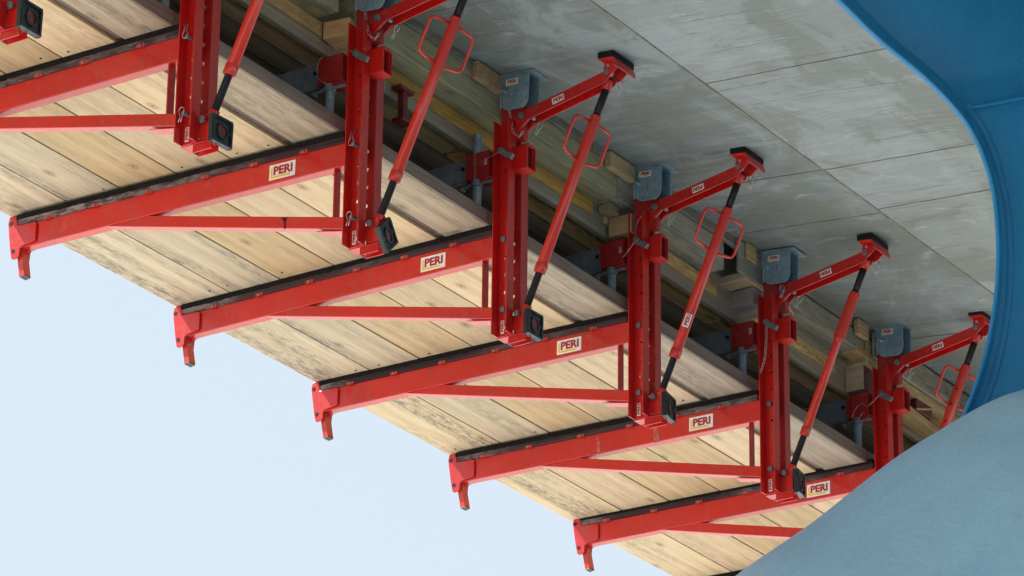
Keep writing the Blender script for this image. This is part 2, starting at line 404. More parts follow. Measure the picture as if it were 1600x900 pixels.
# joint strips between the form panels (a hair proud of the slab)
def seam_y(x, wdt, y0, y1, jit=.004):
    m = MB(); n = 40; pr = None
    for k in range(n+1):
        y = y0+(y1-y0)*k/n; xx = x+random.uniform(-jit, jit)*.6; z = soff(xx)
        cur = [m.bm.verts.new(p) for p in ((xx-wdt/2, y, z-.0028), (xx+wdt/2, y, z-.0028), (xx+wdt/2, y, z+.01), (xx-wdt/2, y, z+.01))]
        if pr:
            for i in range(4): m._f([pr[i], pr[(i+1) % 4], cur[(i+1) % 4], cur[i]])
        pr = cur
    put('joint', m.mesh('joint', SEAM), deck, mat=DI)
def seam_x(y, wdt, x0, x1, dy=0, mat=SEAM):
    m = MB(); n = 30; pr = None
    for k in range(n+1):
        x = x0+(x1-x0)*k/n; yy = y+dy*k/n+random.uniform(-.002, .002); z = soff(x)
        cur = [m.bm.verts.new(p) for p in ((x, yy-wdt/2, z-.0022), (x, yy+wdt/2, z-.0022), (x, yy+wdt/2, z+.01), (x, yy-wdt/2, z+.01))]
        if pr:
            for i in range(4): m._f([pr[i], pr[(i+1) % 4], cur[(i+1) % 4], cur[i]])
        pr = cur
    put('joint', m.mesh('joint', mat), deck, mat=DI)
seam_y(1.967, .0055, -1, 9)
for (y, a, b, dy) in ((.325, 1.36, 1.966, 0), (.36, 1.97, 2.6, -.02), (1.940, 1.36, 1.966, .004), (1.945, 1.97, 2.6, -.04), (2.366, 1.40, 1.966, .0), (2.33, 1.97, 2.6, -.06), (3.55, 1.36, 1.966, .01), (1.15, 1.97, 2.6, -.05)):
    seam_x(y, .0026, a, b+(.5 if b > 2 else 0), dy)

# ------------------------------------------------------------------ plank platform
def ztop(x): return .0305-.0155*x
plat = empty('plank_platform', (.65, 2, .05), 'long pale pine plank platform carried on the red bracket arms', 'platform')
PI_ = Matrix.Translation((-.65, -2, -.05))
def plank(x0, x1, y0, y1, mt, dz=0, th=.045, name='plank', label=None, gap=.0032):
    m = MB(); n = max(1, int((y1-y0)/.4)); 
    xa, xb = x0+gap, x1-gap
    z0, z1 = ztop(xa)+dz, ztop(xb)+dz
    sec = [(xa, z0), (xb, z1), (xb, z1+th), (xa, z0+th)]
    m.prism([(x, z) for x, z in sec], y0+.0015, y1-.0015)
    o = put(name, m.mesh('plank', mt), plat, bev=.0018, mat=PI_)
    if label: o['label'] = label
rows = [(-.018, .225), (.225, .443), (.443, .672), (.672, .893), (.893, 1.103)]
BY = [-1.694, -.844, 0, .85, 1.704, 2.555, 3.413, 4.26]
joints = {0: [-1.7, 1.704, 5.2], 1: [-.84, 2.555, 6], 2: [-1.7, .85, 4.26], 3: [-.84, 2.555, 5.2], 4: [-1.7, 1.704, 4.26]}
for i, (a, b) in enumerate(rows):
    ys = [-5]+joints[i]+[9]
    for k in range(len(ys)-1):
        plank(a, b, ys[k], ys[k+1], PINEX if i == 0 or (i == 1 and k == 1) else PINE, dz=random.uniform(0, .0012))
ys = [-5, -.844, .83, 1.70, 3.413, 9]
for k in range(len(ys)-1):
    plank(1.133, 1.312, ys[k], ys[k+1], GREYW, dz=.000, th=.040, label='weathered grey brown edge board')
    plank(1.103, 1.131, ys[k], ys[k+1], EDGEB, dz=.012, th=.03, name='filler_strip', gap=.001)
    m = MB(); m.prism([(1.3112, ztop(1.31)), (1.3190, ztop(1.31)-.001), (1.3190, ztop(1.31)+.047), (1.3112, ztop(1.31)+.047)], ys[k]+.002, ys[k+1]-.002)
    put('edge_board', m.mesh('edge_board', EDGEB), plat, mat=PI_, label='dark face of the board edge')  # thin facing, darker than the board's underside

scr = MB(); scr.cyl((0, 0, -.0012), (0, 0, .002),   .0034, seg=10); scr = scr.mesh('screw', THREAD)
rs = random.Random(3)
for i, yb in enumerate(BY):
    for j, (a, b) in enumerate(rows):
        for x in (a+.045, b-.05):
            if i < 1 or rs.random() < .72: continue
            xx = x+rs.uniform(-.015, .015)
            put('screw', scr, plat, 0, mat=PI_ @ Matrix.Translation((xx, yb-.030+rs.uniform(-.006, .006), ztop(xx)-.0006)))
# ------------------------------------------------------------------ upper formwork timbers
def timber(name, x0, x1, z0, z1, y0, y1, mt, label, cat='timber', group=None, bev=.003, tilt=0, mats=None):
    cx, cy, cz = (x0+x1)/2, (y0+y1)/2, z0
    m = MB(); hx, hy = (x1-x0)/2, (y1-y0)/2
    m.box(-hx, hx, -hy, hy, 0, z1-z0)
    if mats:
        for f in m.bm.faces:
            c = f.calc_center_median()
            f.material_index = 1 if c.z < 1e-6 else (2 if abs(abs(c.y)-hy) < 1e-6 else 0)
    o = put(name, m.mesh(name, mats or mt), None, bev=bev); o.location = (cx, cy, cz); o.rotation_euler = (0, 0, tilt)
    props(o, label, cat, group); return o
G1 = 'long square timbers directly below the deck edge'
timber('squared_timber', 1.205, 1.338, .399, .516, -5, -.05, OLIVE, 'olive squared timber under the deck edge, at the top left corner', 'timber', G1)
timber('squared_timber', 1.205, 1.339, .399, .514, .03, 1.60, OLIVE, 'greenish squared timber under the deck edge, behind the upper spindle handles', 'timber', G1)
timber('squared_timber', 1.215, 1.333, .402, .512, 1.61, 2.34, GREYT, 'grey nail holed squared timber ending in the middle of the row', 'timber', G1)
timber('squared_timber', 1.20, 1.347, .430, .505, 2.62, 3.36, GREYT, 'grey waney timber between the last two visible posts', 'timber', G1)
timber('squared_timber', 1.20, 1.344, .400, .505, 3.38, 6.5, BROWN, 'brown knotty timber behind the last spindle, beside the blue pier', 'timber', G1)
timber('side_board', 1.348, 1.360, .415, .541, 2.40, 2.60, GREYT, 'short grey board upright against the deck edge, above the grey block', 'board')
timber('side_board', 1.350, 1.362, .43, .536, 3.415, 4.8, GREYT, 'wide grey board with two dark knots beside the last spindle', 'board')
timber('deck_edge_board', 1.325, 1.345, .515, .60, -5, 9, GREYT, 'thin grey board on edge in the shadow gap under the deck', 'board')
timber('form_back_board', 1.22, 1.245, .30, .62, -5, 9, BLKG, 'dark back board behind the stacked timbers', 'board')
G2 = 'yellow formwork girders'
def girder(x0, x1, z0, z1, y0, y1, label):
    # timber flange with rounded lower edges: yellow side, brown underside
    o = timber('formwork_girder', x0, x1, z0, z1, y0, y1, None, label, 'girder', G2, .004, 0, [YELL, BROWN, ENDW])
    return o
girder(1.184, 1.254, .3445, .398, -5, -.02, 'upper brown girder of the far left bay, ending at the dark hollow')
girder(1.184, 1.254, .3445, .398, .19, 1.58, 'upper yellow girder between the second and fourth posts')
girder(1.184, 1.254, .3445, .398, 1.66, 2.42, 'upper yellow girder ending behind the grey block')
girder(1.184, 1.254, .3445, .398, 2.60, 3.30, 'upper yellow girder ending behind the pale block')
girder(1.184, 1.254, .3445, .398, 3.45, 9, 'upper olive girder behind the last post')
girder(1.127, 1.183, .3115, .355, -5, .84, 'lower yellow girder of the left bays')
girder(1.127, 1.183, .3115, .355, .86, 2.55, 'lower yellow girder of the middle bays')
girder(1.127, 1.183, .3115, .355, 2.56, 9, 'lower yellow girder of the right bays')
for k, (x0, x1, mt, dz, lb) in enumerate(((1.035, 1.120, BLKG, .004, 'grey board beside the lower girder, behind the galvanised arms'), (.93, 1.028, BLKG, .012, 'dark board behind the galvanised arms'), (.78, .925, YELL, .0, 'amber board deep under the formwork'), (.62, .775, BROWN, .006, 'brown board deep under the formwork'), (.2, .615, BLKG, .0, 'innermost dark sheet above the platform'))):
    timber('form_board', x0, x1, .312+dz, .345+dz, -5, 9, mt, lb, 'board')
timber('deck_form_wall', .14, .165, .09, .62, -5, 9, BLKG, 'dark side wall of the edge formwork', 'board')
# blocks at the posts
def block(x0, x1, y0, y1, z0, z1, mats, label, name='timber_block', tilt=0):
    return timber(name, x0, x1, z0, z1, y0, y1, None, label, 'block', 'timber blocks packed behind the posts', .0035, tilt, mats)
block(1.25, 1.345, -.02, .10, .335, .395, [ENDW, ENDW, ENDW], 'amber wedge block above the dark hollow, behind the second post', tilt=.15)
block(1.255, 1.35, 1.675, 1.80, .295, .366, [BLKG, BROWN, ENDW], 'light square block on the red sleeve of the fourth post', tilt=.03)
block(1.225, 1.345, 2.53, 2.66, .338, .402, [ENDG, ENDG, ENDG], 'pale grey cube block beside the fifth post', tilt=-.05)
block(1.245, 1.325, 3.39, 3.50, .303, .414, [MAROON, ENDG, ENDW], 'tall light sawn block beside the sixth post', tilt=.02)
block(1.24, 1.35, 2.46, 2.60, .408, .438, [ENDW, ENDW, ENDW], 'flat reddish packing block lying above the grey cube block')
block(1.28, 1.35, 3.30, 3.43, .418, .445, [BROWN, BROWN, ENDW], 'flat brown packing block above the tall light block')
block(1.25, 1.30, 1.62, 1.68, .37, .40, [BLKG, BROWN, BROWN], 'small dark packing block beside the light square block')
def pack(y, x0, x1, z0, z1, mt, label, ln=.15):
    return timber('packing_wedge', x0, x1, z0, z1, y-ln/2, y+ln/2, mt, label, 'wedge', 'packing wedges under the deck edge', .004)
pack(.77, 1.339, 1.365, .478, .540, ENDW, 'brown end grain wedge under the deck left of the third post head')
pack(1.60, 1.339, 1.367, .480, .541, BROWN, 'dark knotty wedge under the deck left of the fourth post head', .16)
pack(2.475, 1.361, 1.372, .478, .542, BROWN, 'brown upright wedge left of the fifth post head', .07)
pack(3.315, 1.350, 1.374, .478, .541, BROWN, 'brown upright wedge left of the sixth post head', .08)
o = timber('wood_strip', -.004, .004, .0, .008, -.075, .075, ENDW, 'pale thin wood strip sticking out under the brown knotty timber', 'offcut'); o.location = (1.335, 3.87, .372); o.rotation_euler = (radians(18), 0, 0)
timber('timber_offcut', 1.27, 1.335, .350, .398, 3.80, 3.93, MAROON, 'dark red stained offcut wedged under the brown knotty timber', 'offcut')
timber('timber_offcut', 1.25, 1.33, .318, .346, 3.72, 4.05, BROWN, 'flat brown offcut below the dark red stained offcut', 'offcut', tilt=.06)
o = timber('wood_splinter', -.004, .004, .0, .006, -.035, .035, ENDW, 'pale wood splinter beside the bent arm of the fifth bracket', 'splinter'); o.location = (1.345, 2.79, .408); o.rotation_euler = (radians(-25), 0, 0)
# maroon waler piece behind the second post
wal = empty('maroon_support', (1.28, .39, .215), 'dark maroon steel support behind the second post, in front of the girders', 'support')
m = MB(); m.box(-.012, .012, -.012, .012, .0, .10); put('stem', m.mesh('stem', MAROON), wal, .002)
m = MB(); m.box(-.02, .02, -.04, .04, .10, .112); put('top_plate', m.mesh('top_plate', MAROON), wal, .002)
m = MB(); m.box(-.022, .022, -.03, .03, -.012, .0); put('bottom_plate', m.mesh('bottom_plate', MAROON), wal, .002)

# ------------------------------------------------------------------ brackets
CACHE = {}
def cached(key, fn):
    if key not in CACHE: CACHE[key] = fn()
    return CACHE[key]
PIV = Vector((1.35, 0, -.385))
OFF = Matrix.Translation(-PIV)
Y0, Y1 = .004, .042         # the gap between the two post channels, where the beam sits
YC = (Y0+Y1)/2

def m_beam():
    m = MB()
    m.prism([(.045, -.0092), (1.372, -.0290), (1.372, -.108), (.045, -.091)], Y0, Y1); return m.mesh('beam', RED)
def m_strut():
    m = MB()
    m.prism([(.40, -.0965), (.56, -.0960), (1.372, -.2915), (1.372, -.3330)], Y0+.002, Y1-.002); return m.mesh('strut', RED)
def m_fin():
    m = MB(); m.prism([(1.23, -.3045), (1.372, -.334), (1.372, -.337), (1.23, -.307)], Y1-.03, Y1+.012); return m.mesh('fin', RED)
def m_brace():
    m = MB(); m.box(1.292, 1.299, Y0+.002, Y0+.033, -.2765, -.1075); return m.mesh('brace', REDD)  # darker red carries the shade of the side turned inward
EP = [(-.006, .027), (.018, .030), (.024, .012), (.029, -.011), (.104, -.0135), (.108, -.020), (.108, -.076), (.101, -.082), (.052, -.089), (.046, -.094), (.044, -.121), (.036, -.128), (.017, -.130), (.010, -.124), (.003, -.090), (-.012, .006)]
def m_endplate():
    m = MB()
    for a, b in ((-.005, Y0-.001), (Y1+.001, Y1+.009)):
        # solid plate; black discs on its face paint in the shade of its bolt holes
        m.prism(EP, a, b)
    return m.mesh('end_plate', RED)
def m_holes():
    m = MB()
    for (x, z) in ((.001, .001), (.0175, -.101)):
        m.cyl((x, -.0056, z), (x, .0002, z), .0080, seg=18)
    return m.mesh('bolt_hole', BLACK)
def m_tip():
    m = MB(); mt = Matrix.Translation((.033, YC, -.09)) @ Matrix.Rotation(radians(-10.5), 4, 'Y')
    m.box(-.0112, .0112, -.017, .017, -.102, 0, mt); m.mi = 1; m.box(-.0110, .0110, -.0167, .0167, -.1045, -.1021, mt)
    return m.mesh('tip', [REDO, FOOTM])
def m_batten():
    m = MB(); m.prism([(.0215, -.0085), (1.334, -.0284), (1.334, -.0078), (.0215, .0124)], Y0-.006, Y1+.006); return m.mesh('batten', DARKB)
def m_strip():  # black band between batten and planks, uneven lower edge
    rg = random.Random(11); P = [(.022, .0127)]; x = .022
    while x < 1.30:
        x += rg.uniform(.008, .035); P.append((x, .0127-(x-.022)*.0153-max(0, rg.gauss(.0005, .0022))))
    P += [(1.334, -.0074), (1.334, .0094), (.022, .0297)]
    m = MB(); m.prism(P, Y0-.008, Y1+.008); return m.mesh('black_strip', BLKSTRIP)
def m_tab():
    m = MB(); m.box(-.015, .015, -.0050, -.0030, -.003, .0085); m.box(.0155, .0170, -.0008+.003, .0022+.003, -.018, .004)
    m.xform(Matrix.Translation((0, Y0-.003, 0))); return m.mesh('tab', REDO)
def m_tabbolt():
    m = MB(); m.cyl((0, Y0-.012, .002), (0, Y0-.008, .002), .0048, seg=8); return m.mesh('tab_bolt', BOLT)
PX0, PX1 = 1.3655, 1.4170
HZ = [-.308+.0625*k for k in range(-1, 11)]
def m_chan(y0, sgn, top):
    m = MB(); ya, yb = (y0-.0045, y0) if sgn < 0 else (y0, y0+.0045)
    m.holed(PX0, PX1, -.400, top, ya, yb, [z for z in HZ if -.38 < z < top-.03], .0072)
    d = .039
    for x in (PX0-.0048, PX1+.0004):
        if sgn < 0: m.box(x, x+.0044, y0-d, y0, -.400, top)
        else: m.box(x, x+.0044, y0, y0+d, -.400, top)
    return m.mesh('post_channel', REDD if sgn > 0 else RED)  # rear channel painted a darker red, shade put in for contrast
def m_bottom():
    m = MB(); m.box(1.4225, 1.470, Y0+.001, Y1-.001, -.395, -.345); m.box(1.360, 1.474, Y0-.002, Y1+.004, -.404, -.4005); return m.mesh('foot_cleat', RED)
def m_bottomu():
    m = MB(); m.box(1.40, 1.470, Y0+.002, Y0+.006, -.428, -.4045); m.box(1.40, 1.470, Y1-.006, Y1-.002, -.428, -.4045); m.box(1.40, 1.47, Y0+.006, Y1-.006, -.409, -.4045)
    return m.mesh('channel_cleat', RED)
def m_gusset():
    m = MB(); P = [(1.362, .20), (1.362, .428), (1.380, .431), (1.455, .415), (1.472, .392), (1.478, .361), (1.4285, .322), (1.4215, .300), (1.4215, .20)]
    m.prism(P, Y0-.0005, Y0+.0055); m.prism(P, Y1-.0055, Y1+.0005)
    m.prism([(1.366, .42), (1.45, .41), (1.45, .30), (1.366, .30)], Y0+.006, Y1-.006); return m.mesh('gusset', REDD)
ARM = [(1.452, .404), (1.462, .397), (1.777, .4530), (1.793, .447), (1.797, .432), (1.786, .4130), (1.478, .3590), (1.4290, .3235), (1.421, .300), (1.4135, .310), (1.420, .335)]
def m_arm():
    m = MB(); m.prism(ARM, Y0-.0050, Y0-.0010); m.prism(ARM, Y1+.0010, Y1+.0050)
    m.prism([(1.47, .3935), (1.776, .4480), (1.776, .4445), (1.47, .3900)], Y0-.0008, Y1+.0008); return m.mesh('arm', RED)
def boltm(x, z, r=.0105, y=-.0125, l=.010, key='bolt'):
    m = MB(); m.cyl((x, y, z), (x, y+l, z), r, seg=6 if key == 'hex' else 18); return m
def m_cheek(yo, mt):
    P = [(1.369, .534), (1.372, .540), (1.486, .522), (1.485, .440), (1.482, .422), (1.474, .408), (1.461, .400), (1.405, .404), (1.389, .411), (1.381, .424), (1.3795, .470), (1.376, .478), (1.369, .484)]
    m = MB(); m.prism(P, yo, yo+.007); return m.mesh('cheek_plate', mt)
def m_headtop():
    m = MB(); m.prism([(1.366, .5380), (1.506, .5240), (1.506, .5300), (1.366, .5440)], -.020, .078)
    return m.mesh('top_plate', GALV)
def m_groove():
    m = MB(); m.tube([(1.4335, -.0215, .470), (1.4330, -.0215, .430), (1.4280, -.0215, .417), (1.410, -.0215, .414)], .0022, 6)
    return m.mesh('rib', GALV)
def m_lever():
    m = MB(); m.tube([(1.386, -.026, .482), (1.380, -.024, .470), (1.3765, -.020, .425), (1.3765, -.018, .418)], .0030, 8); m.cyl((1.386, -.034, .477), (1.403, -.020, .466), .0052, seg=10)
    return m.mesh('lever', GALV)
def m_padr():
    m = MB(); m.prism([(1.777, .4815), (1.838, .4755), (1.838, .4965), (1.777, .5030)], -.042, .086); return m.mesh('pad', BLACK)
def m_shoe():
    m = MB(); m.prism([(1.780, .4770), (1.836, .4715), (1.836, .4752), (1.780, .4812)], -.040, .084)
    for yo in (-.010, Y1+.006):
        m.prism([(1.783, .4765), (1.834, .4715), (1.834, .448), (1.812, .430), (1.800, .424), (1.783, .436), (1.779, .450)], yo, yo+.004)
    m.prism([(1.834, .4712), (1.838, .4710), (1.846, .440), (1.842, .440)], -.040, .084)
    return m.mesh('pad_holder', RED)
def m_sleeve():
    m = MB(); x0, x1 = 1.240, 1.470
    a, b = Y0+.0015, Y1-.0015
    z0, z1 = .186, .276
    m.box(x0, x1, a, a+.004, z0, z1); m.box(x0, x1, b-.004, b, z0, z1); m.box(x0, x1, a+.004, b-.004, z0, z0+.004); m.box(x0, x1, a+.004, b-.004, z1-.004, z1)
    return m.mesh('sleeve', REDD)
def m_sleeveL():
    m = MB(); m.box(1.236, 1.330, -.018, Y0+.001, .184, .279); m.box(1.262, 1.266, -.022, -.018, .186, .277); m.box(1.236, 1.330, Y1, Y1+.012, .184, .279)
    m.prism([(1.262, .184), (1.33, .184), (1.31, .172), (1.275, .172)], -.014, -.006)
    return m.mesh('jack_housing', REDD)
def m_open():
    m = MB(); a, b = Y0-.004, Y1+.004
    m.box(1.4225, 1.474, a-.003, a+.002, .183, .2675); m.box(1.4225, 1.474, b-.002, b+.003, .183, .2675)
    m.box(1.4225, 1.474, a+.002, b-.002, .183, .187); m.box(1.4225, 1.474, a+.002, b-.002, .2635, .2675)
    return m.mesh('sleeve_collar', RED)
def m_garm():
    m = MB(); m.box(.55, 1.236, .000, .0045, .196, .275); m.box(.55, 1.236, .0045, .048, .196, .2005); m.box(.55, 1.236, .0045, .048, .2705, .275)
    m.box(.55, 1.236, .0, .020, .186, .1945)
    return m.mesh('support_arm', GALVD)
def m_ghole():
    m = MB(); m.cyl((1.212, -.0008, .243), (1.212, .0002, .243), .0075, seg=14); return m.mesh('arm_hole', BLACK)
def m_jack():
    m = MB(); m.thread((1.275, -.004, .05), (1.275, -.004, .352), .0150, .007, .0012); return m.mesh('jack_spindle', GALV)
def m_jackL():
    m = MB(); m.thread((1.275, -.004, .05), (1.275, -.004, .184), .0150, .007, .0012); return m.mesh('jack_spindle', GALV)
def m_wing():
    m = MB(); m.cyl((1.275, -.004, .158), (1.275, -.004, .183), .021, .018, seg=12)
    m.prism([(1.215, .160), (1.275, .168), (1.335, .166), (1.335, .174), (1.275, .180), (1.215, .168)], -.009, .001, )
    m.cyl((1.222, -.004, .164), (1.212, -.004, .163), .009, seg=10); return m.mesh('wing_nut', GALVD)
def m_wedge():
    m = MB(); mt = Matrix.Translation((1.404, -.043, .240)) @ Matrix.Rotation(radians(33), 4, 'Y')
    m.box(0, .050, -.009, .005, -.010, .008, mt); m.cyl((1.402, -.056, .243), (1.402, -.036, .243), .0105, seg=10); return m.mesh('wedge_pin', BOLT)
S0 = Vector((1.455, YC, -.320)); S1 = Vector((1.781, YC, .428))
SD = (S1-S0).normalized(); SL = (S1-S0).length
def sp(t): return S0+SD*t
def m_tube(th):
    m = MB(); m.cyl(sp(.135), sp(.690), .0180 if not th else .0155, seg=24)
    m.cyl(sp(.135), sp(.168), .0203 if not th else .0178, seg=24)
    if th: m.cyl(sp(.500), sp(.515), .0156, .0215, seg=24, caps=False); m.cyl(sp(.515), sp(.688), .0215, .0195, seg=24)
    return m.mesh('spindle_tube', REDO)
def m_thl():
    m = MB(); m.thread(sp(.018), sp(.134), .0125, .005, .0011); return m.mesh('lower_thread', THREAD)
def m_thu():
    m = MB(); m.cyl(sp(.6905), sp(.790), .0130, seg=18); return m.mesh('upper_thread', THREAD)
def m_fork():
    m = MB(); m.cyl(sp(-.002), sp(.022), .016, seg=16)
    m.box(1.425, 1.468, Y0+.004, Y0+.010, -.352, -.312); m.box(1.425, 1.468, Y1-.010, Y1-.004, -.352, -.312); return m.mesh('fork', RED)
def m_forkt():
    m = MB(); m.cyl(sp(.782), sp(.815), .0165, seg=16); return m.mesh('top_fork', REDO)
def m_handle():
    # bent rod loop at +a side of the axis; local x = radial, local z = along the spindle
    m = MB(); P = [(.016, .0), (.070, -.004), (.080, -.006), (.087, -.014), (.089, -.026), (.089, -.104), (.087, -.116), (.080, -.124), (.070, -.127), (.016, -.136)]
    m.tube([(x, 0, z) for x, z in P], .0052, 8); return m.mesh('handle', REDO)
def m_foot():
    m = MB(); h = .0435
    m.box(-.009, .006, -h, h, -h, h)
    for a, b, c, d in ((-h, h, -h, -h+.008), (-h, h, h-.008, h), (-h, -h+.008, -h+.008, h-.008), (h-.008, h, -h+.008, h-.008)): m.box(.006, .011, a, b, c, d)
    n = 20
    for k in range(n):
        a0, a1 = 2*pi*k/n, 2*pi*(k+1)/n
        q = []
        for x in (.0062, .0108):
            for r in (.018, .0235):
                for an in (a0, a1): q.append(m.bm.verts.new((x, r*cos(an), r*1.15*sin(an))))
        m._f([q[4], q[5], q[7], q[6]]); m._f([q[0], q[1], q[5], q[4]]); m._f([q[2], q[3], q[7], q[6]])
    m.box(.006, .009, -.036, -.024, -.004, .004); m.box(.006, .009, .024, .036, -.004, .004); m.box(.006, .009, -.004, .004, -.036, -.028)
    return m.mesh('foot_plate', FOOTM)
def m_foothole():
    m = MB(); m.cyl((.0060, 0, 0), (.0066, 0, 0), .0178, seg=20); m.xform(Matrix.Diagonal((1, 1, 1.15, 1))); return m.mesh('foot_hole', MAROON)
def m_rclip():
    m = MB(); P = []
    for k in range(15):
        a = -pi*.35+2*pi*.85*k/14; P.append((.010*cos(a), 0, .012*sin(a)))
    P = [(-.010, 0, -.034), (-.003, 0, -.018)]+P[::-1][3:]+[(.004, 0, -.020), (-.001, 0, -.036)]
    m.tube(P, .0013, 6); return m.mesh('hair_pin', SHINY)
def chain_mesh(pts, lk=.015):
    m = MB(); P = [Vector(p) for p in pts]; L = []
    seg = []
    for a, b in zip(P[:-1], P[1:]):
        n = max(1, round((b-a).length/lk))
        for k in range(n): seg.append((a.lerp(b, k/n), a.lerp(b, (k+1)/n)))
    for i, (a, b) in enumerate(seg):
        d = (b-a).normalized(); s = d.cross(Vector((0, 1, 0)))
        if s.length < .1: s = Vector((1, 0, 0))
        s.normalize(); s = s if i % 2 == 0 else (Vector((0, 1, 0))*.8+s*.3).normalized()
        c = (a+b)/2; ring = []
        for k in range(12):
            t = 2*pi*k/12; ring.append(c+d*(cos(t)*lk*.62)+s*(sin(t)*.0042))
        m.tube(ring, .0011, 5, closed=True)
    return m.mesh('chain', SHINY)
def arc(a, b, sag, n=12, side=(0, 0, -1)):
    a, b, sd = Vector(a), Vector(b), Vector(side)
    return [a.lerp(b, k/n)+sd*(sag*4*(k/n)*(1-k/n)) for k in range(n+1)]
def wire(pts, r=.0011): m = MB(); m.tube(pts, r, 6); return m.mesh('wire', SHINY)

LABELS = {
 -1: 'red cantilever bracket cut off by the top left corner, only its foot in view',
 0: 'red cantilever bracket whose beam runs out of the left edge, hair pins in its post',
 1: 'red cantilever bracket with a diamond turned foot plate and long chain on its head',
 2: 'red cantilever bracket with straight chain hanging from its blue head and upright foot plate',
 3: 'red cantilever bracket in the middle with a torn sticker on its spindle tube',
 4: 'red cantilever bracket whose spindle has no handles, thin chain hanging on the post',
 5: 'red cantilever bracket partly hidden behind the pale blue pier',
 6: 'red cantilever bracket hidden behind the pale blue tube except for its batten end',
}
DX = {0: .008, 1: .005, 2: -.010, 3: -.019, 4: .006, 5: .010}
DZ = {1: -.008, 3: .003, 4: -.005, 5: .009}
PS = {0: .0007, 1: .0159, 2: -.0211, 3: .0002, 4: .0058, 5: -.0009}
YY = {-1: -1.70, 0: -.844, 1: 0, 2: .85, 3: 1.704, 4: 2.555, 5: 3.413, 6: 4.262}
GRP = 'red cantilever brackets spaced along the bridge edge'

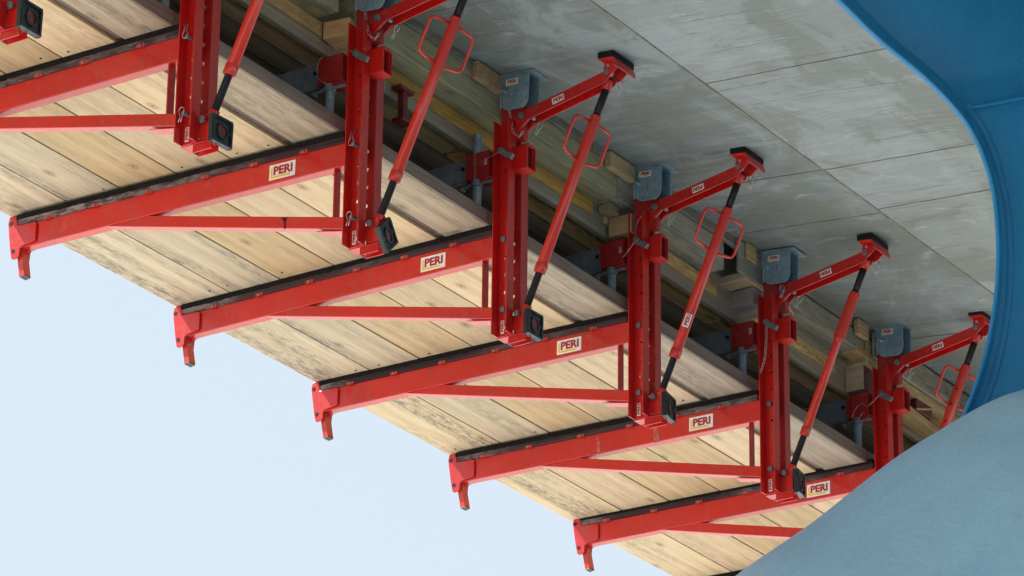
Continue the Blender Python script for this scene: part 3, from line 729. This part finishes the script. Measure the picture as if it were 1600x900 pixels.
def bracket(i):
    R = empty('cantilever_bracket', (PIV.x+DX.get(i, 0), YY[i], PIV.z+DZ.get(i, 0)), LABELS[i], 'bracket', GRP)
    R.rotation_euler = (0, 0, PS.get(i, 0))
    def P(name, key, fn, bev=.0012, parent=None, mat=None, label=None):
        me = cached(key, fn)
        if parent is None: return put(name, me, R, bev, label, OFF if mat is None else OFF @ mat)
        return put(name, me, parent, bev, label, mat)
    beam = P('beam', 'beam', m_beam, .0025)
    bs = {1: 0, 2: 0, 3: 1, 4: 0, 5: 0}.get(i, 0)
    if i > 0: put('sticker', ST_BIG[bs], beam, 0, mat=Matrix.Translation((1.095, Y0-.0003, -.066)) @ Matrix.Rotation(radians(1.0), 4, 'Y'))
    ep = P('end_plate', 'ep', m_endplate, .002)
    P('bolt_hole', 'eph', m_holes, 0, ep)
    P('end_tip', 'tip', m_tip, .0015)
    bt = P('batten', 'batten', m_batten, .002)
    P('black_strip', 'strip', m_strip, .001, bt)
    P('strut', 'strut', m_strut, .002); P('strut_fin', 'fin', m_fin, 0); P('brace', 'brace', m_brace, .002)
    for k, x in enumerate((.154, .359, .57, .790, .985, 1.19)):
        xx = x+random.uniform(-.012, .012)
        tb = P('clip_tab', 'tab', m_tab, .0006, mat=Matrix.Translation((xx, 0, -.009-.0152*xx)))
        P('tab_bolt', 'tabb', m_tabbolt, 0, tb)
    if i == 4:
        for (x, w_, h_) in ((.655, .022, .062), (.905, .030, .070)):
            rg = random.Random(int(x*100)); top = -.009-.0152*x-.012; Q = []
            for k in range(9): Q.append((x-w_/2+rg.uniform(0, .006), top-h_*k/8))
            for k in range(9): Q.append((x+w_/2-rg.uniform(0, .009)-.004*k/8, top-h_*(8-k)/8))
            m = MB(); m.prism(Q, Y0-.0008, Y0+.001); put('cement_smear', m.mesh('cement_smear', SMEAR), beam, mat=None)
    if i == 1:
        m = MB(); m.prism([(1.095, -.2290), (1.120, -.2350), (1.114, -.245), (1.113, -.272), (1.109, -.272), (1.108, -.246)], Y0+.0008, Y0+.003); put('tape_mark', m.mesh('tape_mark', BLACK), beam, mat=None)
    n = P('post_channel', 'chn', lambda: m_chan(Y0-.001, -1, .366), .0008)
    P('post_channel', 'chf', lambda: m_chan(Y1+.001, 1, .300), .0008, label='darker rear channel of the post')
    put('sticker', ST_POST, n, 0, mat=Matrix.Translation((1.3835, Y0-.0060, -.368)) @ Matrix.Rotation(radians(-90), 4, 'Y'))
    P('foot_cleat', 'bot', m_bottom, .001); P('channel_cleat', 'botu', m_bottomu, .001)
    P('gusset', 'gus', m_gusset, .001)
    arm = P('arm', 'arm', m_arm, .0008)
    if i != 1:
        rot = -10 if i in (2, 0) else 170
        put('sticker', ST_SMALL, arm, 0, mat=Matrix.Translation((1.595 + (.03 if i > 2 else 0), Y0-.0052, .400 + (.005 if i > 2 else 0))) @ Matrix.Rotation(radians(rot), 4, 'Y'))
    hd = P('head_bracket', 'ht', m_headtop, .001)
    ck = P('cheek_plate', 'ckn', lambda: m_cheek(-.018, GALV), .001, hd); P('cheek_plate', 'ckf', lambda: m_cheek(.046, GALV), .001, hd)
    put('sticker', ST_HEAD, hd, 0, mat=Matrix.Translation((1.4205, -.0182, .5035)) @ Matrix.Rotation(radians(5), 4, 'Y'))
    P('rib', 'gro', m_groove, 0, hd); P('lever', 'lev', m_lever, 0, hd)
    P('pad_holder', 'shoe', m_shoe, .0006); P('pad', 'pad', m_padr, .002)
    P('sleeve_collar', 'open', m_open, .001); P('sleeve', 'slv', m_sleeve, .001); jh = P('jack_housing', 'slvl', m_sleeveL, .0015)
    if i in (2, 3, 4): put('sticker', ST_TINY, jh, 0, mat=Matrix.Translation((1.318, -.0183, .238)) @ Matrix.Rotation(radians(-90), 4, 'Y'))
    ga = P('support_arm', 'garm', m_garm, .001); P('arm_hole', 'gh', m_ghole, 0, ga)
    jk = P('jack_spindle', 'jack' if i in (2, 6, 0, -1) else 'jackL', m_jack if i in (2, 6, 0, -1) else m_jackL, 0); P('wing_nut', 'wing', m_wing, .001, jk)
    P('wedge_pin', 'wedge', m_wedge, .001)
    P('bolt', 'b1', lambda: boltm(1.4530, .3745).mesh('bolt', BOLT), .001)
    P('bolt', 'b2', lambda: boltm(1.4790, .3720, .009, .012, .018).mesh('bolt', BOLT), .001)
    P('bolt', 'b3', lambda: boltm(1.7905, .4440, .010).mesh('bolt', BOLT), .001)
    P('bolt', 'b4', lambda: boltm(1.7985, .4640, .0055, -.0145).mesh('bolt', SHINY), .0006)
    if i in (2, 3, 4, 5, 6):
        P('bolt', 'b5', lambda: boltm(1.3865, -.308, .0098).mesh('bolt', BOLT), .001)
        P('bolt', 'b6', lambda: boltm(1.3865, -.058, .0098).mesh('bolt', BOLT), .001)
    else:
        for z in (-.308, -.058):
            P('pin', 'pn%f' % z, lambda: MB().cyl((1.386, -.030, z), (1.392, .002, z), .0068, seg=12).mesh('pin', BOLT), .001)
            P('hair_pin', 'rc', m_rclip, 0, mat=Matrix.Translation((1.384, -.034, z+.004)) @ Matrix.Rotation(radians(0 if z < -.1 else 180), 4, 'Y'))
    P('bolt', 'b7', lambda: boltm(1.440, -.332, .0095, -.009, .012).mesh('bolt', BOLT), .001)
    # spindle
    tb = P('spindle_tube', 'tube%d' % (i == 4), lambda: m_tube(i == 4), .001)
    P('lower_thread', 'thl', m_thl, 0, tb); P('upper_thread', 'thu', m_thu, 0, tb); P('fork', 'fork', m_fork, .001, tb); P('top_fork', 'forkt', m_forkt, .001, tb)
    if i != 4:
        ang = {0: 70, 1: 72, 2: 82, 3: 70, 5: 66}.get(i, 60)
        zx = SD; hx = (Vector((cos(radians(ang)), sin(radians(ang)), 0))); hx = (hx-zx*hx.dot(zx)).normalized(); hy = zx.cross(hx)
        top = {5: .66}.get(i, .664)
        for s_ in (1, -1):
            mm = Matrix((hx*s_, hy*s_, zx)).transposed().to_4x4(); mm.translation = sp(top)
            P('handle', 'handle', m_handle, 0, tb, mat=mm)
    if i == 3:
        zx = SD; hx = Vector((1, -1.4, 0)); hx = (hx-zx*hx.dot(zx)).normalized()
        mm = Matrix((zx, -hx, zx.cross(-hx))).transposed().to_4x4(); mm.translation = sp(.27)+hx*.0212
        put('sticker', ST_SMALL, tb, 0, mat=mm)
    if i == 5:
        m = MB()
        for t in (.33, .40, .46, .53, .59):
            c = sp(t); d = Vector((.3, -1, 0)); d = (d-SD*d.dot(SD)).normalized(); m.cyl(c+d*.0190, c+d*.0206, .0042, seg=10)
        put('tube_hole', m.mesh('tube_hole', BLACK), tb)
    # foot plate
    yw, rl = {-1: (0, 0), 0: (-4, 0), 1: (6, 43), 2: (0, 0), 3: (10, 0), 4: (14, 4)}.get(i, (0, 0))
    fp = P('foot_plate', 'foot', m_foot, .0012, mat=Matrix.Translation((1.484, YC+.004, -.372)) @ Matrix.Rotation(radians(yw), 4, 'Z') @ Matrix.Rotation(radians(rl), 4, 'X'))
    P('foot_hole', 'fh', m_foothole, 0, fp)
    # wires, clips and chains
    if i in (1, 2, -1): put('chain', chain_mesh([(1.411, -.022, .476), (1.412, -.022, .420), (1.418, -.020, .36), (1.428, -.016, .315), (1.447, -.012, .295), (1.463, -.012, .312)]), R, 0, mat=OFF)
    if i == 4: put('chain', chain_mesh([(1.402, -.046, .235), (1.400, -.046, .17), (1.392, -.046, .10), (1.375, -.046, .055)], .013), R, 0, mat=OFF)
    if i == 4: put('hair_pin', cached('rc', m_rclip), R, 0, mat=OFF @ Matrix.Translation((1.453, -.018, .376)))
    if i == 1: put('wire', wire(arc((1.40, -.05, .245), (1.262, -.045, .262), .02, 10, (0, 0, 1))+arc((1.262, -.045, .262), (1.275, -.03, .178), .022, 8, (-1, 0, -.3))[1:]), R, 0, mat=OFF)
    if i == 2: put('wire', wire(arc((1.40, -.05, .243), (1.268, -.03, .232), .004)+arc((1.268, -.03, .232), (1.225, -.02, .30), .014)[1:]), R, 0, mat=OFF)
    if i == 3: put('wire', wire(arc((1.40, -.05, .243), (1.335, -.03, .20), .003)), R, 0, mat=OFF); put('wire', wire(arc((1.405, -.05, .25), (1.425, -.03, .35), .02, 12, (-1, 0, 0))), R, 0, mat=OFF)
    if i == 5: put('wire', wire(arc((1.40, -.05, .243), (1.33, -.03, .21), .003)+arc((1.33, -.03, .21), (1.262, -.024, .185), .03, 12, (0, 0, 1))[1:]+arc((1.262, -.024, .185), (1.31, -.024, .20), .02)[1:]), R, 0, mat=OFF)
    put('hair_pin', cached('rc', m_rclip), R, 0, mat=OFF @ Matrix.Translation((1.806, .052, .415)))
    put('hair_pin', cached('rc', m_rclip), R, 0, mat=OFF @ Matrix.Translation((1.486, .052, .352)) @ Matrix.Rotation(radians(25), 4, 'Y'))
    return R
for i in range(-1, 7): bracket(i)

# ------------------------------------------------------------------ blue steel pier in front of the last brackets
KD = 11.5/9.5
PP = Vector((8.04465538, -9.08226766, -5.41539627)) + (Vector((4.106, -1.274, -1.555))-Vector((8.04465538, -9.08226766, -5.41539627)))*KD
A = Vector((.8314, .5557, 0)); NB = Vector((.5557, -.8314, 0))      # NB points to the camera side
sil = [(-1.05, 1.42), (-.80, 1.20), (-.53, .95), (-.405, .812), (-.282, .681), (-.183, .573), (-.077, .474), (-.01, .397), (.034, .329), (.065, .245), (.082, .152), (.086, .034), (.078, -.082), (.058, -.197), (.031, -.295), (-.006, -.393), (-.062, -.522), (-.14, -.66)]
web = [(-.95, 1.42), (-.71, 1.20), (-.44, .95), (-.319, .813), (-.203, .682), (-.101, .562), (.004, .432), (.05, .355), (.081, .27), (.102, .169), (.108, .035), (.103, -.082), (.093, -.197), (.065, -.295), (.032, -.392), (-.017, -.521), (-.09, -.66)]
def cat_rom(P, n=6):
    out = []
    for i in range(len(P)-1):
        p0 = Vector(P[max(i-1, 0)]); p1 = Vector(P[i]); p2 = Vector(P[i+1]); p3 = Vector(P[min(i+2, len(P)-1)])
        for k in range(n):
            t = k/n; out.append(.5*((2*p1)+(p2-p0)*t+(2*p0-5*p1+4*p2-p3)*t*t+(-p0+3*p1-3*p2+p3)*t*t*t))
    out.append(Vector(P[-1])); return out
SIL = [v*KD for v in cat_rom(sil)]
pier = empty('steel_pier', PP+A*.8-Vector((0, 0, 1.2)), 'blue steel bridge pier with flared head above a pale blue tube, right edge', 'pier')
PO = -pier.location
def W(a, z, wv): return PP+A*a+Vector((0, 0, z))+NB*wv
def loft(secs, name, mt, smooth=True, parent=pier, label=None):
    m = MB(); prev = None
    for s_ in secs:
        cur = [m.bm.verts.new(p) for p in s_]
        if prev:
            for k in range(len(cur)-1):
                f = m._f([prev[k], prev[k+1], cur[k+1], cur[k]])
                if f: f.smooth = smooth
        prev = cur
    return put(name, m.mesh(name, mt), parent, 0, mat=Matrix.Translation(PO), label=label)
secs, bead, webs = [], [], []
NS = len(SIL); ZB = .425
def lean(z): return .30*max(0.0, z/KD-ZB)             # the upper plate leans out towards the head
knee = None
for i, p in enumerate(SIL):
    t = (SIL[min(i+1, NS-1)]-SIL[max(i-1, 0)]).normalized(); n = Vector((-t.y, t.x))      # inward normal
    if n.x < 0: n = -n
    z = p.y/KD
    wb = .062 if z > .45 else (.062-(.45-z)/.25*.018 if z > .2 else .044)
    wb *= KD*.95
    lip = .010*KD; hs = lean(p.y); dp = .058+.05*min(1, max(0, (z-.36)/.1))
    d = [(.50, -.60), (.020, -.028), (.004, -.022), (.002, -.012), (lip*.6, .0), (lip, .0), (lip+.003, -.008), (lip+.35*(wb-lip), -dp*.62), (wb*.82, -dp*.97), (wb*.92, -dp*1.02), (wb, -dp)]
    secs.append([W(p.x+n.x*o-.12*hs, p.y+n.y*o-.45*hs, h+hs) for o, h in d])
    if z < .46:
        rr = (.0105 if z < .38 else .0105*max(.3, (.46-z)/.08))*KD; c = p+n*(wb*.92)
        bead.append([W(c.x+n.x*rr*cos(q), c.y+n.y*rr*cos(q), -dp+rr*.8*sin(q)) for q in [pi*k/8 for k in range(9)]])
    row = []
    for k in range(30):
        ax = p.x+n.x*wb+(k*.045); zz = p.y+n.y*wb+(k*.045*.235)
        zr = zz-k*.045*.235
        row.append(W(ax-.12*hs, zz-.45*hs, -dp+lean(p.y)-((k*.045)**2)*(.42 if zr/KD > ZB else .10)))
        if k == 0 and knee is None and zr/KD < ZB: knee = i
    webs.append(row)
loft(secs, 'flange', BLUE)
loft(bead, 'weld_bead', BLUE)
loft(webs[:knee+1], 'upper_web', BLUE); loft(webs[knee:], 'lower_web', BLUE)
m = MB(); m.tube([q+NB*.001 for q in webs[knee]], .0080, 8); put('weld_bead', m.mesh('weld_bead', BLUE), pier, mat=Matrix.Translation(PO))
m = MB(); q = webs[knee][0]; m.cyl(q-NB*.02, q+NB*.008, .012, seg=12); put('weld_knot', m.mesh('weld_knot', BLUE), pier, mat=Matrix.Translation(PO))
# pale tube
tl = [(-1.6, -1.68), (-1.1, -1.262), (-.696, -.936), (-.549, -.811), (-.392, -.693), (-.219, -.551), (-.105, -.471), (-.006, -.409), (.062, -.377), (.138, -.348), (.29, -.308), (.6, -.26), (1.0, -.23)]
TL = [v*KD for v in cat_rom(tl)]; RT = 1.30
secs = []
for i, p in enumerate(TL):
    t = (TL[min(i+1, len(TL)-1)]-TL[max(i-1, 0)]).normalized()
    n = Vector((t.y, -t.x)); c = p+n*RT*(1+.6*(1/sqrt(1-(sin(PITCH)*n.y)**2)-1))
    secs.append([W(c.x-n.x*RT*cos(q), c.y-n.y*RT*cos(q), RT*sin(q)) for q in [2*pi*k/96 for k in range(97)]])
loft(secs, 'pier_tube', PALE, label='pale blue sloping tube')
